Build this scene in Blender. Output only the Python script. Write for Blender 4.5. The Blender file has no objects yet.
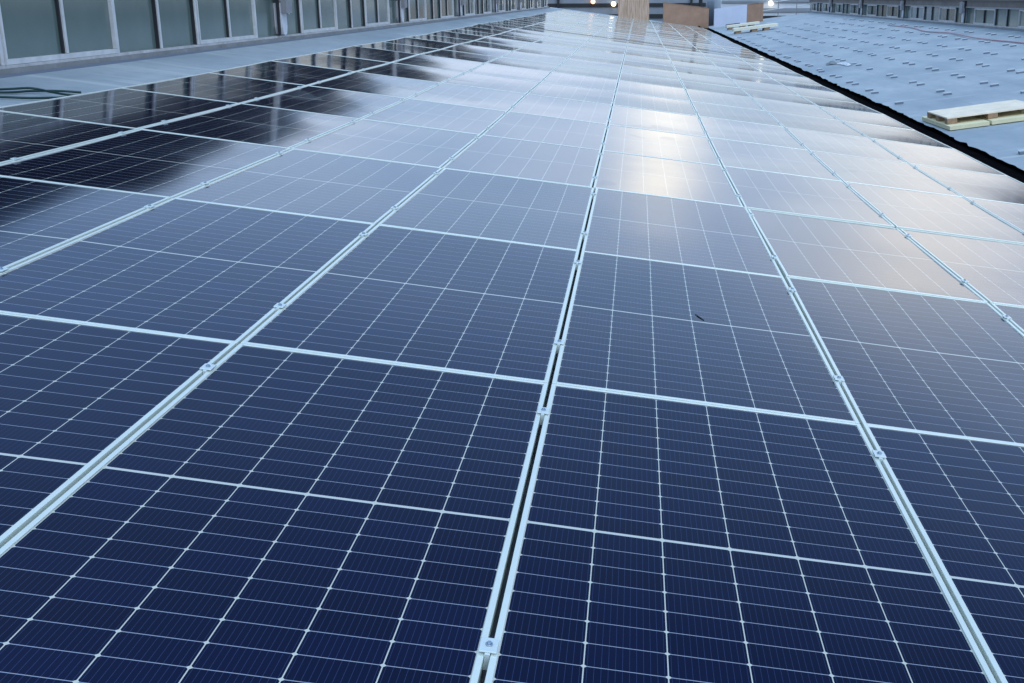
import bpy, bmesh, math, random
from mathutils import Vector, Matrix, Euler, noise

random.seed(7)
C = bpy.context.scene.collection
sc = bpy.context.scene
R = math.radians

# ------------------------------------------------------------------ camera
cam_d = bpy.data.cameras.new('camera')
cam = bpy.data.objects.new('camera', cam_d)
C.objects.link(cam)
right = Vector((0.99925139, 0.03843845, -0.00437483))
fwd = Vector((-0.03809648, 0.95802062, -0.28415693))
up = Vector((-0.00673137, 0.28411087, 0.9587678))
cam.matrix_world = Matrix(((right.x, up.x, -fwd.x, 0.2853059),
                           (right.y, up.y, -fwd.y, -3.61694055),
                           (right.z, up.z, -fwd.z, 10.21891831),
                           (0, 0, 0, 1)))
cam_d.sensor_width = 36.0
cam_d.lens = 36.0 * 1141.64 / 1024
cam_d.shift_x = (512 - 592.03) / 1024
cam_d.clip_start = 0.05
cam_d.clip_end = 3000
sc.camera = cam

# ------------------------------------------------------------------ sky, sun, exposure
SUN_EL, SUN_AZ = 42.0, 150.0      # azimuth clockwise from +Y
w = bpy.data.worlds.new('World')
sc.world = w
w.use_nodes = True
nt = w.node_tree
nt.nodes.clear()
def N(t, k, **kw):
    n = t.nodes.new(k)
    for a, b in kw.items():
        setattr(n, a, b)
    return n
def math_node(t, op, a, b=None, clamp=False):
    n = N(t, 'ShaderNodeMath', operation=op)
    n.use_clamp = clamp
    for i, v in enumerate((a, b)):
        if v is None:
            continue
        if isinstance(v, (int, float)):
            n.inputs[i].default_value = v
        else:
            t.links.new(v, n.inputs[i])
    return n.outputs[0]
def mixrgb(t, fac, a, b, blend='MIX'):
    n = N(t, 'ShaderNodeMix', data_type='RGBA', blend_type=blend)
    for i, v in ((0, fac), (6, a), (7, b)):
        if isinstance(v, (int, float)):
            n.inputs[i].default_value = v
        elif isinstance(v, (tuple, list)):
            n.inputs[i].default_value = tuple(v) + ((1,) if len(v) == 3 else ())
        else:
            t.links.new(v, n.inputs[i])
    return n.outputs[2]
def ramp(t, src, stops):
    n = N(t, 'ShaderNodeValToRGB')
    e = n.color_ramp.elements
    while len(e) < len(stops):
        e.new(0.5)
    for i, (pos, col) in enumerate(stops):
        e[i].position = pos
        e[i].color = (col, col, col, 1) if isinstance(col, (int, float)) else tuple(col) + (1,)
    t.links.new(src, n.inputs[0])
    return n.outputs[0]

out = N(nt, 'ShaderNodeOutputWorld')
bg = N(nt, 'ShaderNodeBackground')
bg.inputs[1].default_value = 0.15
sky = N(nt, 'ShaderNodeTexSky', sky_type='NISHITA')
sky.sun_disc = False
sky.sun_elevation = R(SUN_EL)
sky.sun_rotation = R(SUN_AZ)
sky.air_density = 1.0
sky.dust_density = 0.3
sky.ozone_density = 3.0
tc = N(nt, 'ShaderNodeTexCoord')
sep = N(nt, 'ShaderNodeSeparateXYZ')
nt.links.new(tc.outputs['Generated'], sep.inputs[0])
zc = math_node(nt, 'MAXIMUM', sep.outputs[2], 0.0)
den = math_node(nt, 'ADD', zc, 0.14)
cx = math_node(nt, 'DIVIDE', sep.outputs[0], den)
cy = math_node(nt, 'DIVIDE', sep.outputs[1], den)
com = N(nt, 'ShaderNodeCombineXYZ')
nt.links.new(cx, com.inputs[0]); nt.links.new(cy, com.inputs[1])
nz = N(nt, 'ShaderNodeTexNoise')
nz.inputs['Scale'].default_value = 0.9
nz.inputs['Detail'].default_value = 7
nz.inputs['Roughness'].default_value = 0.55
nt.links.new(com.outputs[0], nz.inputs['Vector'])
cloud = ramp(nt, nz.outputs['Fac'], [(0.36, 0.0), (0.66, 1.0)])
# long flat cloud bars low over the horizon
st = N(nt, 'ShaderNodeMapping'); st.inputs['Scale'].default_value = (2.0, 2.0, 42.0)
nt.links.new(tc.outputs['Generated'], st.inputs[0])
nb = N(nt, 'ShaderNodeTexNoise'); nb.inputs['Scale'].default_value = 1.0; nb.inputs['Detail'].default_value = 4
nt.links.new(st.outputs[0], nb.inputs['Vector'])
bars = ramp(nt, nb.outputs['Fac'], [(0.40, 0.0), (0.58, 1.0)])
# cloud cover: thick at the horizon, a clear blue belt above it, cloud again overhead and behind
low = ramp(nt, sep.outputs[2], [(0.0, 1.0), (0.14, 1.0), (0.19, 0.60), (0.26, 0.20), (0.34, 0.04), (0.48, 0.06), (0.64, 0.40), (0.85, 0.9)])
beh = ramp(nt, math_node(nt, 'MULTIPLY', sep.outputs[1], -1.0), [(0.0, 0.0), (0.35, 0.85)])
amount = math_node(nt, 'MULTIPLY', math_node(nt, 'ADD', math_node(nt, 'MULTIPLY', cloud, 0.5), 0.62), math_node(nt, 'MAXIMUM', low, beh), True)
ccol = mixrgb(nt, ramp(nt, sep.outputs[2], [(0.0, 0.0), (0.14, 0.1), (0.4, 1.0)]), mixrgb(nt, bars, (2.9, 4.0, 6.0), (7.9, 8.5, 9.6)), (5.6, 8.2, 11.4))
hz = ramp(nt, sep.outputs[2], [(0.0, (0.28, 0.33, 0.40)), (0.045, (0.41, 0.465, 0.53)), (0.11, 1.0)])
ccol = mixrgb(nt, 1.0, ccol, hz, 'MULTIPLY')
skyc = mixrgb(nt, amount, sky.outputs[0], ccol)
# breaks in the cloud where the low western light shows warm
def glow(col_in, el, az, tight, col):
    d = (math.sin(R(az)) * math.cos(R(el)), math.cos(R(az)) * math.cos(R(el)), math.sin(R(el)))
    vm = N(nt, 'ShaderNodeVectorMath', operation='DOT_PRODUCT')
    nt.links.new(tc.outputs['Generated'], vm.inputs[0])
    vm.inputs[1].default_value = d
    g = math_node(nt, 'POWER', math_node(nt, 'MAXIMUM', vm.outputs['Value'], 0.0), tight)
    g = math_node(nt, 'MULTIPLY', g, math_node(nt, 'ADD', math_node(nt, 'MULTIPLY', cloud, 0.6), 0.5))
    return mixrgb(nt, g, col_in, col)
skyc = glow(skyc, 7.4, 3.2, 1700, (14.0, 13.2, 11.4))
skyc = glow(skyc, 7.2, 16.0, 260, (10.6, 10.2, 9.4))
nt.links.new(skyc, bg.inputs[0])
nt.links.new(bg.outputs[0], out.inputs[0])

sd = bpy.data.lights.new('sun', 'SUN')
sd.energy = 0.6
sd.angle = R(18)
sd.color = (1.0, 0.93, 0.84)
so = bpy.data.objects.new('sun', sd)
C.objects.link(so)
so.location = (10, -10, 40)
sdir = Vector((math.sin(R(SUN_AZ)) * math.cos(R(SUN_EL)), math.cos(R(SUN_AZ)) * math.cos(R(SUN_EL)), math.sin(R(SUN_EL))))
so.rotation_euler = sdir.to_track_quat('Z', 'Y').to_euler()

sc.view_settings.view_transform = 'Standard'
sc.view_settings.look = 'None'
sc.view_settings.exposure = 0.2
sc.view_settings.gamma = 1.0
sc.view_settings.use_curve_mapping = False
sc.cycles.max_bounces = 8

# ------------------------------------------------------------------ roof coordinates
A = R(7.3); Z0 = 9.0; K = 0.0049; V0 = 4.2
UX = Vector((math.cos(A), 0, -math.sin(A)))
WX = Vector((math.sin(A), 0, math.cos(A)))
T2 = math.tan(R(14.6))
def P(u, v, h=0.0):
    """point of the left roof slope: u across, v along the hall, h off the slope"""
    h2 = h + K * max(0.0, v - V0)
    return Vector((u * UX.x + h2 * WX.x, v, Z0 + u * UX.z + h2 * WX.z))
def Q(u, v, h=0.0):
    """point of the right roof slope"""
    return P(u, v, -0.1 + T2 * (u - 4.95) + h)
XL = P(-5.65, 0, -0.13).x
XR = Q(12.05, 0).x
def WL(v, h, d):
    b = P(-5.65, v, -0.13); return Vector((XL + d, v, b.z + h))
def WR(v, h, d):
    b = Q(12.05, v); return Vector((XR - d, v, b.z + h))

# ------------------------------------------------------------------ materials
MATS = {}
def mat(name, base, rough=0.6, metal=0.0, var=0.0, scale=4.0, bump=0.0, bscale=40.0, ior=1.45, emit=None, estr=0, coords='Object'):
    m = bpy.data.materials.new(name); m.use_nodes = True
    t = m.node_tree; b = t.nodes['Principled BSDF']
    b.inputs['Roughness'].default_value = rough
    b.inputs['Metallic'].default_value = metal
    b.inputs['IOR'].default_value = ior
    b.inputs['Base Color'].default_value = tuple(base) + (1,)
    c = N(t, 'ShaderNodeTexCoord')
    if var:
        n = N(t, 'ShaderNodeTexNoise'); n.inputs['Scale'].default_value = scale; n.inputs['Detail'].default_value = 6
        n.inputs['Roughness'].default_value = 0.65
        t.links.new(c.outputs[coords], n.inputs['Vector'])
        f = ramp(t, n.outputs['Fac'], [(0.3, 0.0), (0.7, 1.0)])
        lo = tuple(x * (1 - var) for x in base); hi = tuple(min(1, x * (1 + var)) for x in base)
        t.links.new(mixrgb(t, f, lo, hi), b.inputs['Base Color'])
    if bump:
        n = N(t, 'ShaderNodeTexNoise'); n.inputs['Scale'].default_value = bscale; n.inputs['Detail'].default_value = 4
        t.links.new(c.outputs[coords], n.inputs['Vector'])
        bp = N(t, 'ShaderNodeBump'); bp.inputs['Strength'].default_value = bump; bp.inputs['Distance'].default_value = 0.01
        t.links.new(n.outputs['Fac'], bp.inputs['Height']); t.links.new(bp.outputs[0], b.inputs['Normal'])
    if emit:
        b.inputs['Emission Color'].default_value = tuple(emit) + (1,)
        b.inputs['Emission Strength'].default_value = estr
    MATS[name] = m
    return m

mat('aluminium', (0.77, 0.82, 0.76), 0.28, 0.35, 0.05, 3.0, ior=1.6)
mat('clamp_metal', (0.70, 0.77, 0.77), 0.35, 0.4)
mat('bolt_steel', (0.42, 0.50, 0.60), 0.35, 0.9)
mat('rail_metal', (0.35, 0.37, 0.38), 0.5, 0.7)
mat('black_rubber_shade', (0.003, 0.003, 0.004), 1.0, 0, 0.4, 3.0, 0.8, 25, ior=1.02)
mat('render_grey', (0.24, 0.24, 0.245), 0.9, 0, 0.25, 2.5, 0.3, 30)
mat('cladding_dark', (0.016, 0.016, 0.019), 0.9, 0, 0.3, 1.5, 0.2, 20, ior=1.2)
mat('cladding_brown', (0.16, 0.14, 0.13), 0.8, 0, 0.2, 1.5, 0.2, 20)
mat('mullion_light', (0.58, 0.59, 0.61), 0.5, 0.15, 0.15, 6)
mat('mullion_dark', (0.018, 0.020, 0.026), 0.6)
mat('sash_metal', (0.48, 0.48, 0.49), 0.5, 0.1, 0.25, 5)
mat('pipe_white', (0.60, 0.62, 0.68), 0.5, 0, 0.08, 5)
mat('hopper_grey', (0.24, 0.24, 0.26), 0.6, 0, 0.15, 5)
mat('concrete', (0.30, 0.30, 0.30), 0.9, 0, 0.2, 1.0, 0.3, 10)
mat('asphalt', (0.05, 0.05, 0.052), 0.9, 0, 0.25, 0.3, 0.3, 10)
mat('facade_blue', (0.24, 0.27, 0.31), 0.7, 0, 0.12, 0.5)
mat('facade_pale', (0.55, 0.60, 0.66), 0.6, 0, 0.12, 0.3)
mat('facade_dark', (0.02, 0.022, 0.026), 0.6, 0, 0.2, 0.5)
mat('hose_green', (0.006, 0.035, 0.03), 0.45)
mat('hose_pink', (0.42, 0.25, 0.28), 0.5, 0, 0.15, 8)
mat('pallet_deck', (0.82, 0.70, 0.56), 0.8, 0, 0.12, 5, 0.3, 60)
mat('pallet_wood', (0.34, 0.22, 0.14), 0.85, 0, 0.2, 20, 0.3, 60)
mat('insulation', (0.72, 0.65, 0.42), 0.9, 0, 0.06, 8, 0.3, 60)
mat('cream_board', (0.78, 0.73, 0.58), 0.8, 0, 0.06, 8)
mat('plastic_white', (0.68, 0.70, 0.74), 0.4, 0, 0.05, 8)
mat('foil_dark', (0.16, 0.19, 0.21), 0.4, 0, 0.3, 8)
mat('board_white', (0.56, 0.60, 0.72), 0.5, 0, 0.06, 2)
mat('cardboard', (0.36, 0.22, 0.15), 0.85, 0, 0.15, 1.5, 0.2, 20)
mat('dark_stuff', (0.02, 0.02, 0.022), 0.8)
mat('lamp_metal', (0.10, 0.10, 0.11), 0.5, 0.4)
mat('lamp_glow', (0.9, 0.85, 0.7), 0.4, 0, emit=(1.0, 0.86, 0.62), estr=4)
mat('lamp_glow_orange', (0.9, 0.5, 0.3), 0.4, 0, emit=(1.0, 0.45, 0.2), estr=3)
mat('shadow_plate', (0.16, 0.195, 0.25), 0.7)
mat('tab_foil', (0.44, 0.48, 0.52), 0.6)

# roofing membrane: pale grey foil, welded seams, faint stains and wrinkles
def membrane(name, seam_pitch, axis, off):
    m = bpy.data.materials.new(name); m.use_nodes = True
    t = m.node_tree; b = t.nodes['Principled BSDF']
    g = N(t, 'ShaderNodeNewGeometry'); s = N(t, 'ShaderNodeSeparateXYZ')
    t.links.new(g.outputs['Position'], s.inputs[0])
    n1 = N(t, 'ShaderNodeTexNoise'); n1.inputs['Scale'].default_value = 0.55; n1.inputs['Detail'].default_value = 8; n1.inputs['Roughness'].default_value = 0.62
    mp = N(t, 'ShaderNodeMapping'); mp.inputs['Scale'].default_value = (1.6, 0.55, 1)
    t.links.new(g.outputs['Position'], mp.inputs[0]); t.links.new(mp.outputs[0], n1.inputs['Vector'])
    f = ramp(t, n1.outputs['Fac'], [(0.32, 0.0), (0.68, 1.0)])
    col = mixrgb(t, f, (0.22, 0.275, 0.325), (0.38, 0.425, 0.465))
    n2 = N(t, 'ShaderNodeTexNoise'); n2.inputs['Scale'].default_value = 7; n2.inputs['Detail'].default_value = 5
    t.links.new(g.outputs['Position'], n2.inputs['Vector'])
    col = mixrgb(t, ramp(t, n2.outputs['Fac'], [(0.5, 0.0), (0.75, 0.55)]), col, (0.23, 0.28, 0.325))
    q = math_node(t, 'FRACT', math_node(t, 'DIVIDE', math_node(t, 'ADD', s.outputs[axis], off), seam_pitch))
    line = math_node(t, 'LESS_THAN', math_node(t, 'ABSOLUTE', math_node(t, 'SUBTRACT', q, 0.5)), 0.012 / seam_pitch)
    col = mixrgb(t, math_node(t, 'MULTIPLY', line, 0.45), col, (0.19, 0.22, 0.25))
    t.links.new(col, b.inputs['Base Color'])
    b.inputs['Roughness'].default_value = 0.55
    n6 = N(t, 'ShaderNodeTexNoise'); n6.inputs['Scale'].default_value = 1.1; n6.inputs['Detail'].default_value = 6; n6.inputs['Distortion'].default_value = 0.8
    mp6 = N(t, 'ShaderNodeMapping'); mp6.inputs['Scale'].default_value = (0.35, 1.5, 1)
    t.links.new(g.outputs['Position'], mp6.inputs[0]); t.links.new(mp6.outputs[0], n6.inputs['Vector'])
    col = mixrgb(t, ramp(t, n6.outputs['Fac'], [(0.58, 0.0), (0.68, 0.6)]), col, (0.48, 0.52, 0.53))
    t.links.new(col, b.inputs['Base Color'])
    n3 = N(t, 'ShaderNodeTexNoise'); n3.inputs['Scale'].default_value = 2.2; n3.inputs['Detail'].default_value = 5
    mp2 = N(t, 'ShaderNodeMapping'); mp2.inputs['Scale'].default_value = (0.8, 2.6, 1)
    t.links.new(g.outputs['Position'], mp2.inputs[0]); t.links.new(mp2.outputs[0], n3.inputs['Vector'])
    bp = N(t, 'ShaderNodeBump'); bp.inputs['Strength'].default_value = 0.6; bp.inputs['Distance'].default_value = 0.02
    t.links.new(n3.outputs['Fac'], bp.inputs['Height']); t.links.new(bp.outputs[0], b.inputs['Normal'])
    MATS[name] = m
membrane('membrane_left', 1.05, 1, 0.3)
membrane('membrane_right', 1.45, 0, 0.4)

# glass laid over half-cut silicon cells: 6 x 24 cells, silver busbars, white gaps
PW, PL = 1.040, 2.0945
def cell_material():
    m = bpy.data.materials.new('solar_cells'); m.use_nodes = True
    t = m.node_tree; b = t.nodes['Principled BSDF']
    c = N(t, 'ShaderNodeTexCoord'); s = N(t, 'ShaderNodeSeparateXYZ')
    t.links.new(c.outputs['Object'], s.inputs[0])
    px, py = 0.1685, 0.0852
    ix = math_node(t, 'ADD', math_node(t, 'DIVIDE', math_node(t, 'SUBTRACT', s.outputs[0], PW / 2), px), 3.0)
    yy = math_node(t, 'SUBTRACT', s.outputs[1], PL / 2)
    ay = math_node(t, 'SUBTRACT', math_node(t, 'ABSOLUTE', yy), 0.0052)
    iy = math_node(t, 'DIVIDE', ay, py)
    def edge(v, pitch):
        f = math_node(t, 'FRACT', v)
        return f, math_node(t, 'MULTIPLY', math_node(t, 'MINIMUM', f, math_node(t, 'SUBTRACT', 1.0, f)), pitch)
    fx, dx = edge(ix, px)
    fy, dy = edge(iy, py)
    colgap = math_node(t, 'LESS_THAN', dx, 0.0013)
    rowgap = math_node(t, 'LESS_THAN', dy, 0.0011)
    cham = math_node(t, 'LESS_THAN', math_node(t, 'ADD', dx, dy), 0.0068)
    mid = math_node(t, 'LESS_THAN', ay, 0.0)
    white = math_node(t, 'MAXIMUM', math_node(t, 'MAXIMUM', colgap, cham), mid)
    # outside the cell field
    oy = math_node(t, 'GREATER_THAN', iy, 12.0)
    bx = math_node(t, 'FRACT', math_node(t, 'MULTIPLY', fx, 12.0))
    bus = math_node(t, 'LESS_THAN', math_node(t, 'ABSOLUTE', math_node(t, 'SUBTRACT', bx, 0.5)), 12 * 0.00042 / px)
    # every cell a slightly different blue
    cv = N(t, 'ShaderNodeCombineXYZ')
    t.links.new(math_node(t, 'FLOOR', ix), cv.inputs[0])
    t.links.new(math_node(t, 'FLOOR', math_node(t, 'DIVIDE', yy, py)), cv.inputs[1])
    oi = N(t, 'ShaderNodeObjectInfo')
    t.links.new(math_node(t, 'MULTIPLY', oi.outputs['Random'], 50), cv.inputs[2])
    wn = N(t, 'ShaderNodeTexWhiteNoise', noise_dimensions='3D'); t.links.new(cv.outputs[0], wn.inputs['Vector'])
    col = mixrgb(t, wn.outputs['Value'], (0.0005, 0.0046, 0.036), (0.0012, 0.0090, 0.058))
    # the anti-reflective blue of the silicon is a mirror colour, the printed lines are matt
    t.links.new(math_node(t, 'MULTIPLY', math_node(t, 'SUBTRACT', 1.0, math_node(t, 'MAXIMUM', white, rowgap)), 0.75), b.inputs['Metallic'])
    col = mixrgb(t, math_node(t, 'MULTIPLY', oi.outputs['Random'], 0.35), col, (0.0012, 0.0062, 0.030))
    col = mixrgb(t, math_node(t, 'MULTIPLY', bus, 0.5), col, (0.10, 0.15, 0.34))
    col = mixrgb(t, math_node(t, 'MULTIPLY', rowgap, 0.9), col, (0.33, 0.37, 0.47))
    col = mixrgb(t, white, col, (0.54, 0.55, 0.50))
    col = mixrgb(t, oy, col, (0.012, 0.02, 0.05))
    # dust film and dried water marks
    g = N(t, 'ShaderNodeNewGeometry')
    n1 = N(t, 'ShaderNodeTexNoise'); n1.inputs['Scale'].default_value = 1.3; n1.inputs['Detail'].default_value = 7; n1.inputs['Roughness'].default_value = 0.6
    t.links.new(g.outputs['Position'], n1.inputs['Vector'])
    dust = ramp(t, n1.outputs['Fac'], [(0.42, 0.0), (0.75, 1.0)])
    col = mixrgb(t, math_node(t, 'MULTIPLY', dust, 0.0035), col, (0.5, 0.5, 0.48))
    t.links.new(col, b.inputs['Base Color'])
    b.inputs['IOR'].default_value = 1.25
    n5 = N(t, 'ShaderNodeTexNoise'); n5.inputs['Scale'].default_value = 0.8; n5.inputs['Detail'].default_value = 3; n5.inputs['Distortion'].default_value = 0.6
    t.links.new(g.outputs['Position'], n5.inputs['Vector'])
    spot = ramp(t, n5.outputs['Fac'], [(0.66, 0.0), (0.70, 1.0)])
    dust = math_node(t, 'ADD', dust, math_node(t, 'MULTIPLY', spot, 2.2))
    rr = N(t, 'ShaderNodeMapRange'); rr.inputs[3].default_value = 0.065; rr.inputs[4].default_value = 0.11
    t.links.new(dust, rr.inputs[0]); t.links.new(rr.outputs[0], b.inputs['Roughness'])
    MATS['cells'] = m
cell_material()

def wood_sheet():
    m = bpy.data.materials.new('plywood'); m.use_nodes = True
    t = m.node_tree; b = t.nodes['Principled BSDF']
    c = N(t, 'ShaderNodeTexCoord'); mp = N(t, 'ShaderNodeMapping'); mp.inputs['Scale'].default_value = (9, 9, 0.8)
    t.links.new(c.outputs['Object'], mp.inputs[0])
    n = N(t, 'ShaderNodeTexNoise'); n.inputs['Scale'].default_value = 1.5; n.inputs['Detail'].default_value = 4
    t.links.new(mp.outputs[0], n.inputs['Vector'])
    t.links.new(mixrgb(t, ramp(t, n.outputs['Fac'], [(0.35, 0.0), (0.65, 1.0)]), (0.42, 0.28, 0.19), (0.66, 0.48, 0.36)), b.inputs['Base Color'])
    b.inputs['Roughness'].default_value = 0.8
    MATS['plywood'] = m
wood_sheet()

def window_glass():
    m = bpy.data.materials.new('wired_glass'); m.use_nodes = True
    t = m.node_tree; b = t.nodes['Principled BSDF']
    g = N(t, 'ShaderNodeNewGeometry')
    n = N(t, 'ShaderNodeTexNoise'); n.inputs['Scale'].default_value = 1.7; n.inputs['Detail'].default_value = 6
    t.links.new(g.outputs['Position'], n.inputs['Vector'])
    f = ramp(t, n.outputs['Fac'], [(0.3, 0.0), (0.7, 1.0)])
    t.links.new(mixrgb(t, f, (0.098, 0.138, 0.128), (0.128, 0.170, 0.158)), b.inputs['Base Color'])
    b.inputs['Roughness'].default_value = 0.12
    b.inputs['IOR'].default_value = 1.7
    MATS['glass'] = m
window_glass()

# ------------------------------------------------------------------ mesh helpers
class MB:
    def __init__(self): self.v = []; self.f = []
    def quad(self, *pts):
        i = len(self.v); self.v += [Vector(p) for p in pts]; self.f.append(tuple(range(i, i + len(pts))))
    def hexa(self, p):
        """p: eight corners, x fastest, then y, then z"""
        i = len(self.v); self.v += [Vector(q) for q in p]
        for a in ((0, 2, 3, 1), (4, 5, 7, 6), (0, 1, 5, 4), (2, 6, 7, 3), (0, 4, 6, 2), (1, 3, 7, 5)):
            self.f.append(tuple(i + k for k in a))
    def box(self, x0, x1, y0, y1, z0, z1, f=None):
        p = [(x, y, z) for z in (z0, z1) for y in (y0, y1) for x in (x0, x1)]
        self.hexa([f(*q) for q in p] if f else p)
    def cyl(self, c, r, h, n=12, axis='z'):
        i = len(self.v)
        for k in (0, 1):
            for j in range(n):
                a = 2 * math.pi * j / n
                o = {'z': (r * math.cos(a), r * math.sin(a), h * k), 'y': (r * math.cos(a), h * k, r * math.sin(a)), 'x': (h * k, r * math.cos(a), r * math.sin(a))}[axis]
                self.v.append(Vector(c) + Vector(o))
        for j in range(n):
            self.f.append((i + j, i + (j + 1) % n, i + n + (j + 1) % n, i + n + j))
        self.f.append(tuple(range(i, i + n))[::-1]); self.f.append(tuple(range(i + n, i + 2 * n)))
    def tube(self, pts, r, n=8):
        i = len(self.v); pts = [Vector(p) for p in pts]
        for k, p in enumerate(pts):
            d = (pts[min(k + 1, len(pts) - 1)] - pts[max(k - 1, 0)]).normalized()
            a = d.cross(Vector((0, 0, 1))).normalized(); b = a.cross(d)
            for j in range(n):
                t = 2 * math.pi * j / n
                self.v.append(p + a * (r * math.cos(t)) + b * (r * math.sin(t)))
        for k in range(len(pts) - 1):
            for j in range(n):
                self.f.append((i + k * n + j, i + k * n + (j + 1) % n, i + (k + 1) * n + (j + 1) % n, i + (k + 1) * n + j))
        self.f.append(tuple(i + j for j in range(n))); e = i + (len(pts) - 1) * n
        self.f.append(tuple(e + j for j in range(n))[::-1])
    def build(self, name, m, parent=None, origin=None, smooth=False, bevel=0.0):
        o_ = Vector(origin) if origin is not None else Vector((0, 0, 0))
        me = bpy.data.meshes.new(name)
        me.from_pydata([tuple(p - o_) for p in self.v], [], self.f)
        bm = bmesh.new(); bm.from_mesh(me); bmesh.ops.recalc_face_normals(bm, faces=bm.faces)
        if bevel:
            bmesh.ops.bevel(bm, geom=list(bm.edges), offset=bevel, segments=2, affect='EDGES', profile=0.5)
        bm.to_mesh(me); bm.free()
        if smooth:
            me.polygons.foreach_set('use_smooth', [True] * len(me.polygons))
        me.materials.append(MATS[m])
        ob = bpy.data.objects.new(name, me); C.objects.link(ob)
        if parent is not None:
            ob.parent = parent
        elif origin is not None:
            ob.location = o_
        return ob
def tag(o, label=None, cat=None, group=None, kind=None):
    if label: o['label'] = label
    if cat: o['category'] = cat
    if group: o['group'] = group
    if kind: o['kind'] = kind
    return o
def empty(name, loc):
    o = bpy.data.objects.new(name, None); o.empty_display_size = 0.1
    C.objects.link(o); o.location = loc
    return o
def copy_tree(o, parent=None):
    c = o.copy(); C.objects.link(c); c.parent = parent
    for ch in o.children:
        copy_tree(ch, c)
    return c

# ------------------------------------------------------------------ setting: ground, roof
VS, VE = -9.0, 78.0
def strip(mb, fa, fb, vs):
    for v0, v1 in zip(vs, vs[1:]):
        mb.quad(fa(v0), fb(v0), fb(v1), fa(v1))
g = MB(); g.quad((-1500, -1500, 0), (1500, -1500, 0), (1500, 1500, 0), (-1500, 1500, 0))
tag(g.build('ground', 'asphalt'), kind='structure')

m = MB(); strip(m, lambda v: P(-5.75, v, -0.13), lambda v: P(4.32, v, -0.13), [VS, V0, VE])
tag(m.build('roof_membrane', 'membrane_left'), kind='structure')
# right slope: thick insulated build-up whose lower edge is torn and uneven
m = MB()
vs = [VS]; v = VS
while v < VE:
    v += 0.16; vs.append(min(v, VE))
def jag(v):
    return 0.05 * noise.noise(Vector((v * 0.8, 0, 0))) + 0.05 * noise.noise(Vector((v * 3.1, 5, 0))) + 0.02 * noise.noise(Vector((v * 9, 2, 0)))
us = [0.0, 0.25, 1.0, 3.0, 7.35]
rows = []
for v in vs:
    u0 = 4.90 + jag(v) + 0.09 * min(1, max(0, (v - 9) / 9))
    rows.append([Q(u0 + du if k < 4 else 12.35, v, 0.012 * noise.noise(Vector((du * 2, v * 0.8, 3))) if 0 < k < 4 else 0) for k, du in enumerate(us)])
for a_, b_ in zip(rows, rows[1:]):
    for k in range(len(a_) - 1):
        m.quad(a_[k], a_[k + 1], b_[k + 1], b_[k])
me_o = m.build('roof_membrane', 'membrane_right'); tag(me_o, kind='structure')
# black drainage strip in the valley between the two slopes
m = MB(); strip(m, lambda v: P(4.325, v, -0.125), lambda v: P(5.6, v, -0.19), vs[::6] + [VE])
strip(m, lambda v: P(4.30, v, -0.04), lambda v: P(4.325, v, -0.125), vs[::6] + [VE])  # upright black strip puts in the shade below the panel edge
tag(m.build('valley_gutter', 'black_rubber_shade'), kind='structure')
# body of the hall under the roof
m = MB()
m.box(XL - 9, XR + 9, VS - 0.5, VE, 0.0, 8.0)
hall = m.build('hall_floor', 'concrete'); tag(hall, kind='structure')
m = MB()
def endz(x, v):
    pass
strip(m, lambda u: P(u, VE + 0.001, -0.14), lambda u: Vector((P(u, VE, 0).x, VE + 0.001, 7.9)), [-5.75, 0, 5.0])
strip(m, lambda u: Q(u, VE + 0.001, -0.12), lambda u: Vector((Q(u, VE, 0).x, VE + 0.001, 7.9)), [5.05, 12.3])
tag(m.build('roof_edge', 'facade_dark'), kind='structure')

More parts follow.
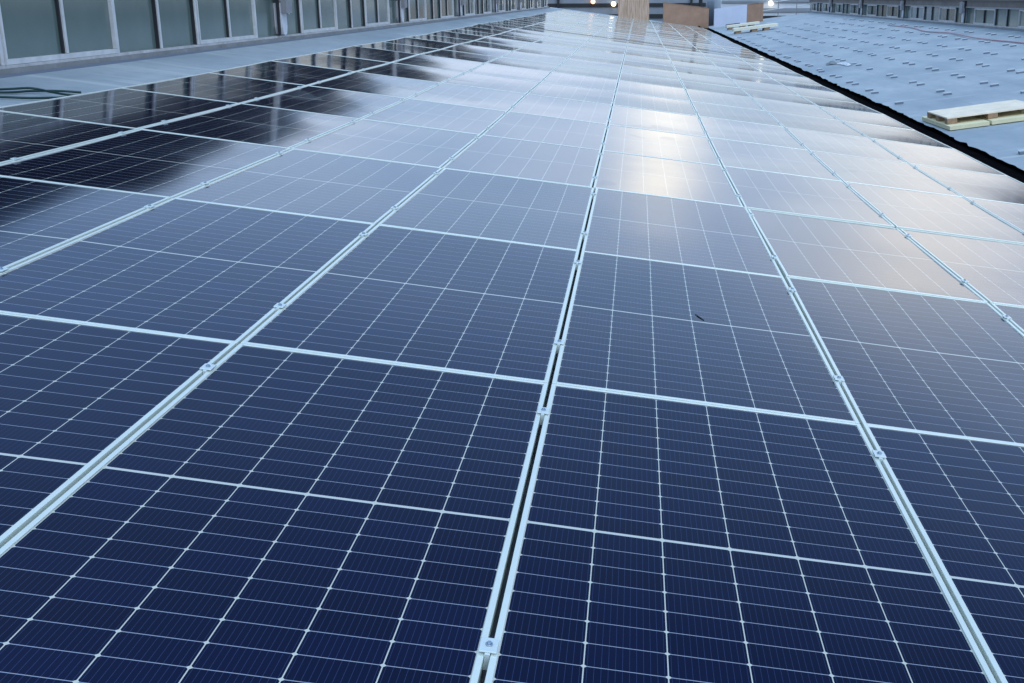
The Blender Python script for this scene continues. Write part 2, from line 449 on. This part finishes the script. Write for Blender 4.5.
# ------------------------------------------------------------------ window walls (clerestories) left and right
BAY = 9.82; UNIT = BAY / 8
def window_wall(F, pipe_v, n0, n1, label, wall_mat, sash_mat, left, HD, TOP):
    v_start, v_end = pipe_v + n0 * BAY, pipe_v + n1 * BAY
    org = F(v_start, 0, 0)
    root = empty('window_wall', org)
    tag(root, label, 'window wall')
    segs = [v_start] + ([V0] if v_start < V0 < v_end else []) + [v_end]
    def part(mb, name, mt, parent=root, bevel=0.0):
        # children of children keep the same origin: their parent sits at the root's origin
        return mb.build(name, mt, parent, origin=org, bevel=bevel)
    def long(mb, h0, h1, d0, d1):
        for a_, b_ in zip(segs, segs[1:]):
            mb.hexa([F(v_, h_, d_) for d_ in (d0, d1) for h_ in (h0, h1) for v_ in (a_, b_)])
    mb = MB(); long(mb, -0.30, 0.055, -0.3, 0.10); part(mb, 'kerb', 'render_grey')
    mb = MB(); long(mb, -0.02, 0.012, 0.102, 0.118); part(mb, 'joint_seal', 'shadow_plate')
    mb = MB(); long(mb, 0.057, 0.085, -0.3, 0.07); part(mb, 'sill', 'sash_metal')
    mb = MB(); long(mb, HD + 0.047, TOP - 0.06, -0.3, 0.06); part(mb, 'upper_cladding', wall_mat)
    mb = MB(); long(mb, TOP - 0.058, TOP, -0.35, 0.12); part(mb, 'eave_flashing', wall_mat)
    mb = MB(); long(mb, HD + 0.002, HD + 0.046, -0.3, 0.085); part(mb, 'head_rail', 'mullion_dark' if left else 'hopper_grey')
    def bx(mb, v0, v1, h0, h1, d0, d1):
        mb.hexa([F(v_, h_, d_) for d_ in (d0, d1) for h_ in (h0, h1) for v_ in (v0, v1)])
    for b in range(n0, n1):
        vb = pipe_v + b * BAY
        # panes: fixed 0-1, sash 1-3, fixed 3-4, 4-5, sash 5-7, fixed 7-8
        for (a_, c_) in ((0, 1), (3, 4), (4, 5), (7, 8)):
            mb = MB(); bx(mb, vb + a_ * UNIT + 0.02, vb + c_ * UNIT - 0.02, 0.087, HD, -0.05, 0.0)
            part(mb, 'window_pane', 'glass')
        for a_ in (1, 5):
            s0, s1 = vb + a_ * UNIT + 0.06, vb + (a_ + 2) * UNIT - 0.025
            mb = MB()
            bx(mb, s0, s1, 0.088, 0.138, 0.0, 0.06); bx(mb, s0, s1, HD - 0.048, HD - 0.001, 0.0, 0.06)
            bx(mb, s0, s0 + 0.03, 0.14, HD - 0.05, 0.0, 0.06); bx(mb, s1 - 0.03, s1, 0.14, HD - 0.05, 0.0, 0.06)
            sash = part(mb, 'sash_window', sash_mat)
            mb = MB(); bx(mb, s0 + 0.031, s1 - 0.031, 0.141, HD - 0.051, -0.02, 0.02)
            mb.build('pane', 'glass', sash, origin=org)
            vm_ = (s0 + s1) / 2
            mb = MB(); bx(mb, vm_ - 0.02, vm_ + 0.03, 0.141, HD - 0.051, 0.022, 0.065)
            mb.build('glazing_bar', sash_mat if left else 'mullion_dark', sash, origin=org)
            mb = MB(); bx(mb, vm_ - 0.05, vm_ - 0.022, 0.141, HD - 0.051, 0.022, 0.05)
            mb.build('seal', 'mullion_dark', sash, origin=org)
        for k in range(1, 8):
            if k in (2, 6):
                continue
            v_ = vb + k * UNIT
            mb = MB(); bx(mb, v_ - 0.022, v_ + 0.03, 0.088, HD - 0.001, 0.002, 0.055)
            mu = part(mb, 'mullion', 'mullion_light' if left else 'hopper_grey')
            if k in (3, 7): continue
            mb = MB(); bx(mb, v_ - 0.048, v_ - 0.024, 0.088, HD - 0.001, 0.002, 0.04)
            mb.build('seal', 'mullion_dark', mu, origin=org)
        # rain pipe with hopper at the bay line, dark post above it
        mb = MB()
        prof = [(-0.13, 0.60), (-0.13, 0.22), (-0.09, 0.115), (0.0, 0.09), (0.09, 0.115), (0.13, 0.22), (0.13, 0.60)]
        if not left:
            prof = [(x * 0.75, z) for x, z in prof]
        front = [F(vb + x, z, 0.13) for x, z in prof]; back = [F(vb + x, z, 0.002) for x, z in prof]
        mb.quad(*front)
        for i in range(len(prof) - 1):
            mb.quad(front[i], front[i + 1], back[i + 1], back[i])
        pp = part(mb, 'downpipe', 'pipe_white')
        mb = MB(); bx(mb, vb - 0.15, vb + 0.17, 0.44, 0.82, 0.132, 0.22)
        mb.build('hopper', 'hopper_grey', pp, origin=org)
        mb = MB(); bx(mb, vb + 0.20, vb + 0.28, 0.42, TOP - 0.08, 0.062, 0.14)
        mb.build('bracket', 'mullion_light' if left else 'hopper_grey', pp, origin=org)
        mb = MB(); bx(mb, vb - 0.19, vb - 0.135, 0.088, TOP - 0.065, 0.062, 0.10) ; part(mb, 'post', 'mullion_dark')
        if not left:
            mb = MB(); bx(mb, vb - 0.13, vb + 0.16, 0.83, TOP - 0.065, 0.062, 0.13); part(mb, 'cover_plate', 'mullion_dark')
    return root
window_wall(WL, 15.59, -2, 6, 'long strip of teal glazed windows along the left gutter under dark cladding', 'cladding_dark', 'mullion_light', True, 0.84, 1.73)
window_wall(WR, 39.9, -4, 4, 'small grey window wall at the top right beyond the unfinished roof slope', 'cladding_brown', 'sash_metal', False, 0.62, 0.93)

# ------------------------------------------------------------------ solar panels
def make_panel():
    root = empty('solar_panel', (0, 0, 0))
    L_, H_ = 0.0140, 0.035
    mb = MB()
    for x0, x1, y0, y1 in ((0, L_, 0, PL), (PW - L_, PW, 0, PL), (L_, PW - L_, 0, L_), (L_, PW - L_, PL - L_, PL)):
        mb.box(x0, x1, y0, y1, -H_, 0)
    mb.build('frame', 'aluminium', root, bevel=0.0012)
    mb = MB()
    return root
def glass_mesh(sx, sy, tw):
    nx, ny = 6, 14
    vs_, fs = [], []
    for j in range(ny + 1):
        for i in range(nx + 1):
            x = 0.0139 + (PW - 0.0278) * i / nx; y = 0.0139 + (PL - 0.0278) * j / ny
            a_, b_ = 2 * i / nx - 1, 2 * j / ny - 1
            z = -0.0025 - sy * (1 - b_ * b_) * (1 - a_ * a_ * 0.35) - sx * (1 - a_ * a_) + tw * math.sin(b_ * 2.7) * (1 - b_ * b_)
            vs_.append((x, y, z))
    for j in range(ny):
        for i in range(nx):
            k = j * (nx + 1) + i
            fs.append((k, k + 1, k + nx + 2, k + nx + 1))
    me = bpy.data.meshes.new('glass'); me.from_pydata(vs_, [], fs)
    me.polygons.foreach_set('use_smooth', [True] * len(fs))
    me.materials.append(MATS['cells'])
    return me
GL = [glass_mesh(random.uniform(0.0002, 0.0007), random.uniform(0.0042, 0.0064), random.uniform(-0.0009, 0.0009)) for _ in range(9)]
ORD = ('first second third fourth fifth sixth seventh eighth ninth tenth eleventh twelfth thirteenth fourteenth fifteenth sixteenth '
       'seventeenth eighteenth nineteenth twentieth twenty-first twenty-second twenty-third twenty-fourth twenty-fifth twenty-sixth '
       'twenty-seventh twenty-eighth twenty-ninth thirtieth thirty-first thirty-second thirty-third thirty-fourth').split()
proto = make_panel()
go = bpy.data.objects.new('glass', GL[0]); C.objects.link(go); go.parent = proto
for yy in (0.22 * 2.1, 0.865 * 2.1):
    mb = MB(); mb.box(0.002, PW - 0.002, yy - 0.02, yy + 0.02, -0.075, -0.036)
    mb.box(0.25, 0.32, yy - 0.03, yy + 0.03, -0.127, -0.0755); mb.box(PW - 0.32, PW - 0.25, yy - 0.03, yy + 0.03, -0.127, -0.0755)
    mb.build('mounting_rail', 'rail_metal', proto)
rr = random.Random(3)
FIRST, NROW = -1, 33
PITCH_U, PITCH_V = 1.052, 2.1
def row_v(r):
    return r * PITCH_V + (0.010 if r >= 2 else 0) + (0.42 if r >= 15 else 0)
first_used = False
h_now = 0.0
HROW = {}
TILT = {-1: 0.0, 0: 0.22, 1: -0.05, 2: -0.35, 3: -0.15, 4: 0.18, 5: -0.1, 6: 0.32, 7: -0.3, 8: 0.25, 9: -0.3, 10: 0.3, 11: -0.28, 12: 0.2}
EXTRA = {(1, 0): 0.12, (1, 1): -0.42, (1, 2): -0.42, (1, 3): -0.4, (0, 1): 0.15, (0, 2): 0.15, (0, 3): 0.15}
for r in range(FIRST, FIRST + NROW):
    # the rows ride over the uneven deck: each one starts at the height where the last one ended
    tilt = TILT.get(r, rr.gauss(0, 0.22)) - 0.12 * h_now / 0.01
    tilt = R(max(-0.6, min(0.6, tilt)))
    HROW[r] = (h_now, math.tan(tilt))
    dz = h_now + math.tan(tilt) * PITCH_V / 2
    h_now += math.tan(tilt) * PITCH_V
    for c in range(-4, 4):
        o = proto if not first_used else copy_tree(proto)
        first_used = True
        v = row_v(r) + 0.003
        sh = -0.018 if r >= 2 else 0.0
        u = c * PITCH_U + 0.006 + sh + rr.uniform(-0.0008, 0.0008)
        k = K if v + 1 > V0 else 0.0
        t1 = tilt + R(EXTRA.get((r, c), rr.gauss(0, 0.04))); t2 = R(rr.gauss(0, 0.07))
        ex = (UX + WX * math.tan(t2)).normalized()
        ey = (Vector((0, 1, 0)) + WX * (k + math.tan(t1))).normalized()
        ez = ex.cross(ey).normalized(); ex = ey.cross(ez)
        p = P(u, v, 0) + WX * (dz - math.tan(t1) * PL / 2 - math.tan(t2) * PW / 2)
        o.matrix_world = Matrix(((ex.x, ey.x, ez.x, p.x), (ex.y, ey.y, ez.y, p.y), (ex.z, ey.z, ez.z, p.z), (0, 0, 0, 1)))
        for ch in o.children:
            if ch.name.split('.')[0] == 'glass':
                ch.data = GL[rr.randrange(len(GL))]
        look = 'deep blue solar panel' if r < 2 else ('dark reflecting solar panel' if c < -2 else ('pale reflecting solar panel' if r > 3 else 'grey blue solar panel'))
        row = ORD[r - FIRST] + ' row from the camera'
        col = (ORD[c + 4] + ' column from the left window wall') if c < 0 else (ORD[3 - c] + ' column from the black valley strip')
        tag(o, f'{look}, {row}, {col}', 'solar panel', 'solar panels laid in rows on the roof')

# clamps that hold neighbouring panels, one bolt each
cl = empty('panel_clamp', (0, 0, 0))
mb = MB(); mb.box(-0.018, 0.018, -0.025, 0.025, 0.0022, 0.0055); mb.box(-0.0055, 0.0055, -0.030, 0.030, -0.034, 0.002)
mb.build('plate', 'clamp_metal', cl, bevel=0.0008)
mb = MB(); mb.cyl((0, 0, 0.0064), 0.0075, 0.002, 12); mb.cyl((0, 0, 0.0086), 0.005, 0.003, 6)
mb.build('bolt', 'bolt_steel', cl)
first = True
for r in range(FIRST, 9):
    for c in range(-3, 4):
        for fr in (0.22, 0.865):
            o = cl if first else copy_tree(cl)
            first = False
            v = row_v(r) + fr * PITCH_V; u = c * PITCH_U + (-0.018 if r >= 2 else 0)
            e_ = EXTRA.get((r, c), 0) * 0.5 + EXTRA.get((r, c - 1), 0) * 0.5
            p = P(u, v, 0.002 + HROW[r][0] + HROW[r][1] * PITCH_V * fr + math.tan(R(e_)) * PITCH_V * (fr - 0.5))
            ey = (Vector((0, 1, 0)) + WX * (K if v > V0 else 0)).normalized(); ez = UX.cross(ey)
            o.matrix_world = Matrix(((UX.x, ey.x, ez.x, p.x), (UX.y, ey.y, ez.y, p.y), (UX.z, ey.z, ez.z, p.z), (0, 0, 0, 1)))
            tag(o, 'small silver clamp with one bolt bridging the gap between two solar panels', 'clamp', 'clamps between the solar panels')

mb = MB(); mb.hexa([P(u, v, h) for h in (-0.128, -0.006) for v in (row_v(15) - 0.33, row_v(15) - 0.07) for u in (-4.2, 4.22)])  # added black bar standing in for the shade in the panel gap
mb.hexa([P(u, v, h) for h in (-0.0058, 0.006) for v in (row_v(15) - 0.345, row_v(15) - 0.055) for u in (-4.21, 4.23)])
tag(mb.build('gap_shade_bar', 'dark_stuff'), 'black bar added as the shadow line across the roof between the two panel fields', 'shade bar')

# ------------------------------------------------------------------ right slope: fixing tabs in pairs
mb = MB(); mb.box(-0.075, 0.075, -0.03, 0.03, 0.0, 0.030)
tab = mb.build('fixing_tab', 'shadow_plate')
mb = MB(); mb.hexa([(x, y, z + (0.012 if y > 0 else 0)) for z in (0.0305, 0.036) for y in (-0.025, 0.06) for x in (-0.08, 0.08)])
tt_ = mb.build('top_foil', 'tab_foil', tab)
first = True; rt = random.Random(11)
exr = (Q(6, 0) - Q(5, 0)).normalized()
for iu in range(7):
    u = 5.27 + 0.975 * iu
    for iv in range(23):
        if first: pass
        v = 6.85 + 2.38 * iv + (0.45 * iu % 1.1)
        for dv in (-0.33, 0.33):
            if rt.random() < 0.06: continue
            if 12.6 < v + dv < 17.2 and u < 7: continue
            if v > 56 and u < 7.7: continue
            o = tab if first else copy_tree(tab)
            first = False
            p = Q(u + rt.uniform(-0.03, 0.03), v + dv, 0.002)
            ey = Vector((0, 1, K)).normalized(); ez = exr.cross(ey).normalized()
            rz = Matrix.Rotation(rt.uniform(-0.15, 0.15), 4, 'Z')
            o.matrix_world = Matrix(((exr.x, ey.x, ez.x, p.x), (exr.y, ey.y, ez.y, p.y), (exr.z, ey.z, ez.z, p.z), (0, 0, 0, 1))) @ rz
            tag(o, 'small grey raised fixing tab, one of a pair on the blue grey roof membrane', 'fixing tab', 'fixing tabs in pairs on the bare roof slope')

# ------------------------------------------------------------------ things lying on the right slope
def frame_on_slope(u, v, rot, h=0.0):
    ey = Vector((0, 1, K)).normalized(); ez = exr.cross(ey).normalized()
    p = Q(u, v, h)
    return Matrix(((exr.x, ey.x, ez.x, p.x), (exr.y, ey.y, ez.y, p.y), (exr.z, ey.z, ez.z, p.z), (0, 0, 0, 1))) @ Matrix.Rotation(rot, 4, 'Z')
# two insulation boards with a pallet on top
PR_ = R(2)
base = frame_on_slope(5.06, 14.05, PR_, 0.012)
mb = MB(); mb.box(0, 0.60, 0, 1.55, 0, 0.062)
o = mb.build('insulation_board', 'insulation', bevel=0.004); o.matrix_world = base
tag(o, 'pale green insulation board under the left end of the pallet by the valley strip', 'insulation board', 'insulation boards under the pallet')
mb = MB(); mb.box(0.64, 1.95, 0.02, 1.5, 0, 0.062)
o = mb.build('insulation_board', 'insulation', bevel=0.004); o.matrix_world = base
tag(o, 'longer pale green insulation board under the right part of the pallet at the picture edge', 'insulation board', 'insulation boards under the pallet')
pal = empty('pallet', (0, 0, 0)); pal.matrix_world = base @ Matrix.Translation((0.03, 0.22, 0.064))
tag(pal, 'weathered white topped wooden pallet lying on pale green insulation boards', 'pallet')
mb = MB()
for k in range(7):
    y0 = 0.16 * k
    mb.box(0, 1.42, y0, y0 + 0.152, 0.081, 0.103)
mb.build('deck', 'pallet_deck', pal, bevel=0.002)
for x in (0.0, 0.62, 1.27):
    for y in (0.0, 0.48, 0.96):
        mb = MB(); mb.box(x, x + 0.15, y, y + 0.15, 0.0, 0.08); mb.build('block', 'pallet_wood', pal, bevel=0.003)
# crumpled foil scraps
def scrap(u, v, sx, sy, seed, mt, label, h):
    n_ = 9; rs = random.Random(seed); mb = MB(); pts = []
    for j in range(n_ + 1):
        for i in range(n_ + 1):
            a_, b_ = i / n_ - 0.5, j / n_ - 0.5
            z = h * (0.35 + 0.9 * abs(noise.noise(Vector((a_ * 4 + seed, b_ * 4, 1))))) * max(0.05, 1 - 3.2 * (a_ * a_ + b_ * b_))
            pts.append((a_ * sx + 0.1 * sx * noise.noise(Vector((b_ * 5, seed, 0))), b_ * sy, z))
    mb.v = [Vector(p) for p in pts] + [Vector((x, y, 0.0)) for x, y, z in pts]
    m_ = (n_ + 1) ** 2
    for j in range(n_):
        for i in range(n_):
            k = j * (n_ + 1) + i
            q = (k, k + 1, k + n_ + 2, k + n_ + 1)
            mb.f.append(q); mb.f.append(tuple(x + m_ for x in q))
    o = mb.build('foil_scrap', mt); o.matrix_world = frame_on_slope(u, v, rs.uniform(-0.3, 0.3), 0.012)
    tag(o, label, 'scrap')
scrap(5.85, 30.2, 0.30, 0.7, 3, 'foil_dark', 'crumpled dark grey foil scrap on the membrane, nearer the valley strip', 0.14)
scrap(6.05, 29.3, 0.16, 1.3, 5, 'plastic_white', 'narrow white foil strip lying beside the crumpled scrap on the membrane', 0.10)
# pinkish hose along the foot of the right window wall
ctrl = [(10.45, 24, 0.03), (10.5, 28.3, 0.03), (10.42, 31, 0.03), (10.36, 32.7, 0.05), (10.5, 34.5, 0.05), (10.62, 36.5, 0.04), (10.5, 39.3, 0.03), (10.8, 43, 0.03), (10.75, 47, 0.03)]
def smooth_path(c_, n_=8):
    o_ = []
    for i in range(len(c_) - 1):
        p0, p1, p2, p3 = (Vector(c_[max(0, min(len(c_) - 1, i + k))]) for k in (-1, 0, 1, 2))
        for s in range(n_):
            t = s / n_
            o_.append(0.5 * ((2 * p1) + (p2 - p0) * t + (2 * p0 - 5 * p1 + 4 * p2 - p3) * t * t + (3 * p1 - p0 - 3 * p2 + p3) * t ** 3))
    o_.append(Vector(c_[-1])); return o_
mb = MB(); mb.tube([Q(*p) for p in smooth_path(ctrl)], 0.02)
tag(mb.build('hose', 'hose_pink', smooth=True), 'pink hose trailing over the grey membrane below the right window wall', 'hose')
# dark green hose on the left gutter membrane
mb = MB()
for ctrl in ([(-5.5, 5.2, .02), (-5.0, 5.80, .02), (-4.90, 6.11, .02), (-4.76, 6.34, .02), (-4.61, 6.42, .02)],
             [(-5.5, 4.6, .02), (-5.1, 5.2, .02), (-4.86, 5.56, .02), (-4.70, 5.71, .02), (-4.56, 5.97, .02), (-4.45, 6.18, .02), (-4.36, 6.22, .02), (-4.40, 6.08, .03), (-4.60, 6.04, .04), (-4.72, 6.08, .04), (-4.88, 6.07, .05), (-4.98, 5.86, .045), (-5.3, 5.45, .02)]):
    mb.tube([P(a_, b_, -0.13 + c_) for a_, b_, c_ in smooth_path(ctrl)], 0.010)
tag(mb.build('hose', 'hose_green', smooth=True), 'dark green hose looped on the pale gutter membrane beside the left panels', 'hose')
# thin stick on a panel
mb = MB(); mb.tube([P(0.548, 1.16, -0.004), P(0.562, 1.125, -0.003), P(0.58, 1.085, -0.0045)], 0.0026, 6)
tag(mb.build('stick', 'dark_stuff'), 'tiny dark stick lying on the middle line of a blue solar panel', 'stick')

# ------------------------------------------------------------------ far end of the roof
def upright(name, mt, u0, u1, v0, v1, h0, h1, fn, thick, label, cat, lean=0.0):
    a_ = fn(u0, v0, 0); b_ = fn(u1, v1, 0)
    d = (b_ - a_); nrm = Vector((-d.y, d.x, 0)).normalized()
    mb = MB()
    mb.hexa([pt + nrm * (tt * thick + lean * h_) + Vector((0, 0, h_)) for h_ in (h0, h1) for tt in (0, 1) for pt in (a_, b_)])
    o = mb.build(name, mt, origin=a_, bevel=0.004)
    if label: tag(o, label, cat)
    return o
upright('plywood_sheet', 'plywood', -0.95, 0.93, 67.95, 67.85, -0.12, 1.22, P, 0.03, 'upright light brown plywood sheet standing behind the last row of panels', 'plywood sheet', 0.05)
def carton(u0, u1, v0, v1, hb, ht, depth, fn, label):
    a_ = fn(u0, v0, 0)
    root = empty('carton', a_); tag(root, label, 'carton')
    b_ = fn(u1, v1, 0); d = b_ - a_; nrm = Vector((-d.y, d.x, 0)).normalized()
    mb = MB(); mb.hexa([pt + nrm * (tt * depth) + Vector((0, 0, h_)) for h_ in (hb, ht) for tt in (0, 1) for pt in (a_, b_)])
    mb.build('body', 'cardboard', root, origin=a_, bevel=0.01)
    mb = MB(); mb.hexa([pt + nrm * (tt * depth) + Vector((0, 0, h_)) for h_ in (ht + 0.003, ht + 0.03) for tt in (-0.02, 1.02) for pt in (a_ - d * 0.01, b_ + d * 0.01)])
    mb.build('lid', 'cardboard', root, origin=a_)
carton(1.95, 4.98, 75.2, 75.2, -0.14, 1.14, 1.1, P, 'long brown carton on the roof edge between plywood and white board')
carton(7.05, 8.05, 73.6, 73.2, -0.02, 1.15, 0.9, Q, 'square brown carton to the right of the white board')
wb = upright('white_board', 'board_white', 5.1, 7.05, 71.5, 71.0, 0.12, 1.22, Q, 0.05, 'pale bluish white board leaning against the brown cartons', 'board', 0.04)
for (u0, u1, v, th, lab) in ((5.35, 7.55, 59.2, 0.14, 'nearer pale beam stack lying at the far end of the bare slope'), (5.5, 7.3, 66.0, 0.12, 'farther pale beam stack lying just before the white board')):
    a_ = Q(u0, v, 0); root = empty('beam_stack', a_); tag(root, lab, 'beam stack', 'beam stacks at the far end of the roof')
    ez = WX
    mb = MB(); mb.hexa([Q(uu, v + vv - 0.25 * (uu - u0), hh) for hh in (0.15, 0.15 + th) for vv in (0, 1.1) for uu in (u0, u1)])
    mb.build('top_board', 'cream_board', root, origin=a_)
    for f in (0.05, 0.42, 0.7):
        uu0 = u0 + (u1 - u0) * f
        mb = MB(); mb.hexa([Q(uu, v + vv - 0.25 * (uu - u0), hh) for hh in (0.0, 0.148) for vv in (0.05, 1.0) for uu in (uu0, uu0 + 0.28)])
        mb.build('bearer', 'pallet_wood', root, origin=a_)
upright('bitumen_roll', 'dark_stuff', 5.75, 6.6, 70.4, 70.3, 0.0, 0.2, Q, 0.2, 'dark flat bundle lying at the foot of the white board', 'bundle')
mb = MB(); p = P(4.55, 77.4, -0.13); mb.cyl(p, 0.13, 2.0, 12); mb.cyl(p + Vector((0, 0, 2.0)), 0.19, 0.08, 12)
tag(mb.build('vent_pipe', 'dark_stuff', origin=p), 'dark vertical vent pipe rising behind the long brown carton', 'vent pipe')

# ------------------------------------------------------------------ neighbours beyond the roof
def building(x0, x1, y0, y1, top, mt, bands, label, tilt=0.0, posts=()):
    org = Vector(((x0 + x1) / 2, y0, 0)); root = empty('neighbour_building', org); tag(root, label, 'building')
    mb = MB(); mb.box(x0, x1, y0, y1, 0, top); mb.build('wall', mt, root, origin=org)
    for (z0, z1, m_, nm) in bands:
        mb = MB(); mb.box(x0 + 0.1, x1 - 0.1, y0 - 0.12, y0 - 0.003, z0, z1); mb.build(nm, m_, root, origin=org)
    for x in posts:
        mb = MB(); mb.box(x, x + 0.2, y0 - 0.3, y0 - 0.13, 0, top + 0.3); mb.build('pilaster', 'facade_dark', root, origin=org)
building(-14, 6.5, 104, 125, 10.75, 'facade_blue', [(8.9, 9.25, 'facade_dark', 'window_band'), (9.9, 10.2, 'facade_dark', 'window_band')], 'grey blue hall beyond the far roof edge with lit lamps on it', posts=(-7, -1.2, 5.0))
building(7.2, 40, 96, 120, 10.75, 'facade_pale', [(8.2, 9.15, 'facade_dark', 'window_band'), (9.45, 9.75, 'facade_blue', 'window_band'), (10.2, 10.4, 'facade_blue', 'window_band')], 'pale banded hall beyond the far end of the bare slope', posts=(16.6, 23.5))
CAMP = Vector((0.2853059, -3.61694055, 10.21891831))
for (x, y, zz, r_, m_, lab) in ((-1.9, 103.6, 10.15, 0.22, 'lamp_glow', 'bright warm lamp on the grey hall left of the plywood sheet'),
                                (-3.75, 103.6, 10.35, 0.20, 'lamp_glow_orange', 'small orange lamp leftmost on the grey hall'),
                                (0.05, 103.6, 10.28, 0.20, 'lamp_glow', 'warm lamp at the upper corner of the plywood sheet'),
                                (11.3, 95.6, 10.15, 0.2, 'lamp_glow', 'warm lamp above the white board on the pale hall')):
    root = empty('wall_lamp', (x, y + 0.4, zz)); tag(root, lab, 'lamp', 'lit lamps on the far halls')
    org = Vector((x, y + 0.4, zz))
    mb = MB(); mb.box(x - 0.05, x + 0.05, y, y + 0.39, zz + r_, zz + r_ + 0.08); mb.build('bracket', 'lamp_metal', root, origin=org)
    bm = bmesh.new(); bmesh.ops.create_uvsphere(bm, u_segments=12, v_segments=8, radius=r_)
    me = bpy.data.meshes.new('bulb'); bm.to_mesh(me); bm.free(); me.materials.append(MATS[m_])
    ob = bpy.data.objects.new('bulb', me); C.objects.link(ob); ob.parent = root; ob.location = (0, -0.4, 0)

# guard rail on the far edge of the bare slope
a_ = Q(8.4, 77.5, 0); root = empty('guard_rail', a_); tag(root, 'thin grey guard rail on the far edge of the bare slope', 'guard rail')
for u in (8.5, 9.7, 10.9, 12.1):
    b_ = Q(u, 77.5, 0); mb = MB(); mb.cyl(b_, 0.03, 1.05, 8); mb.build('post', 'hopper_grey', root, origin=a_)
for h in (0.55, 1.03):
    mb = MB(); mb.tube([Q(8.45, 77.5, 0) + Vector((0, 0, h)), Q(12.15, 77.5, 0) + Vector((0, 0, h))], 0.025); mb.build('rail', 'mullion_light', root, origin=a_)
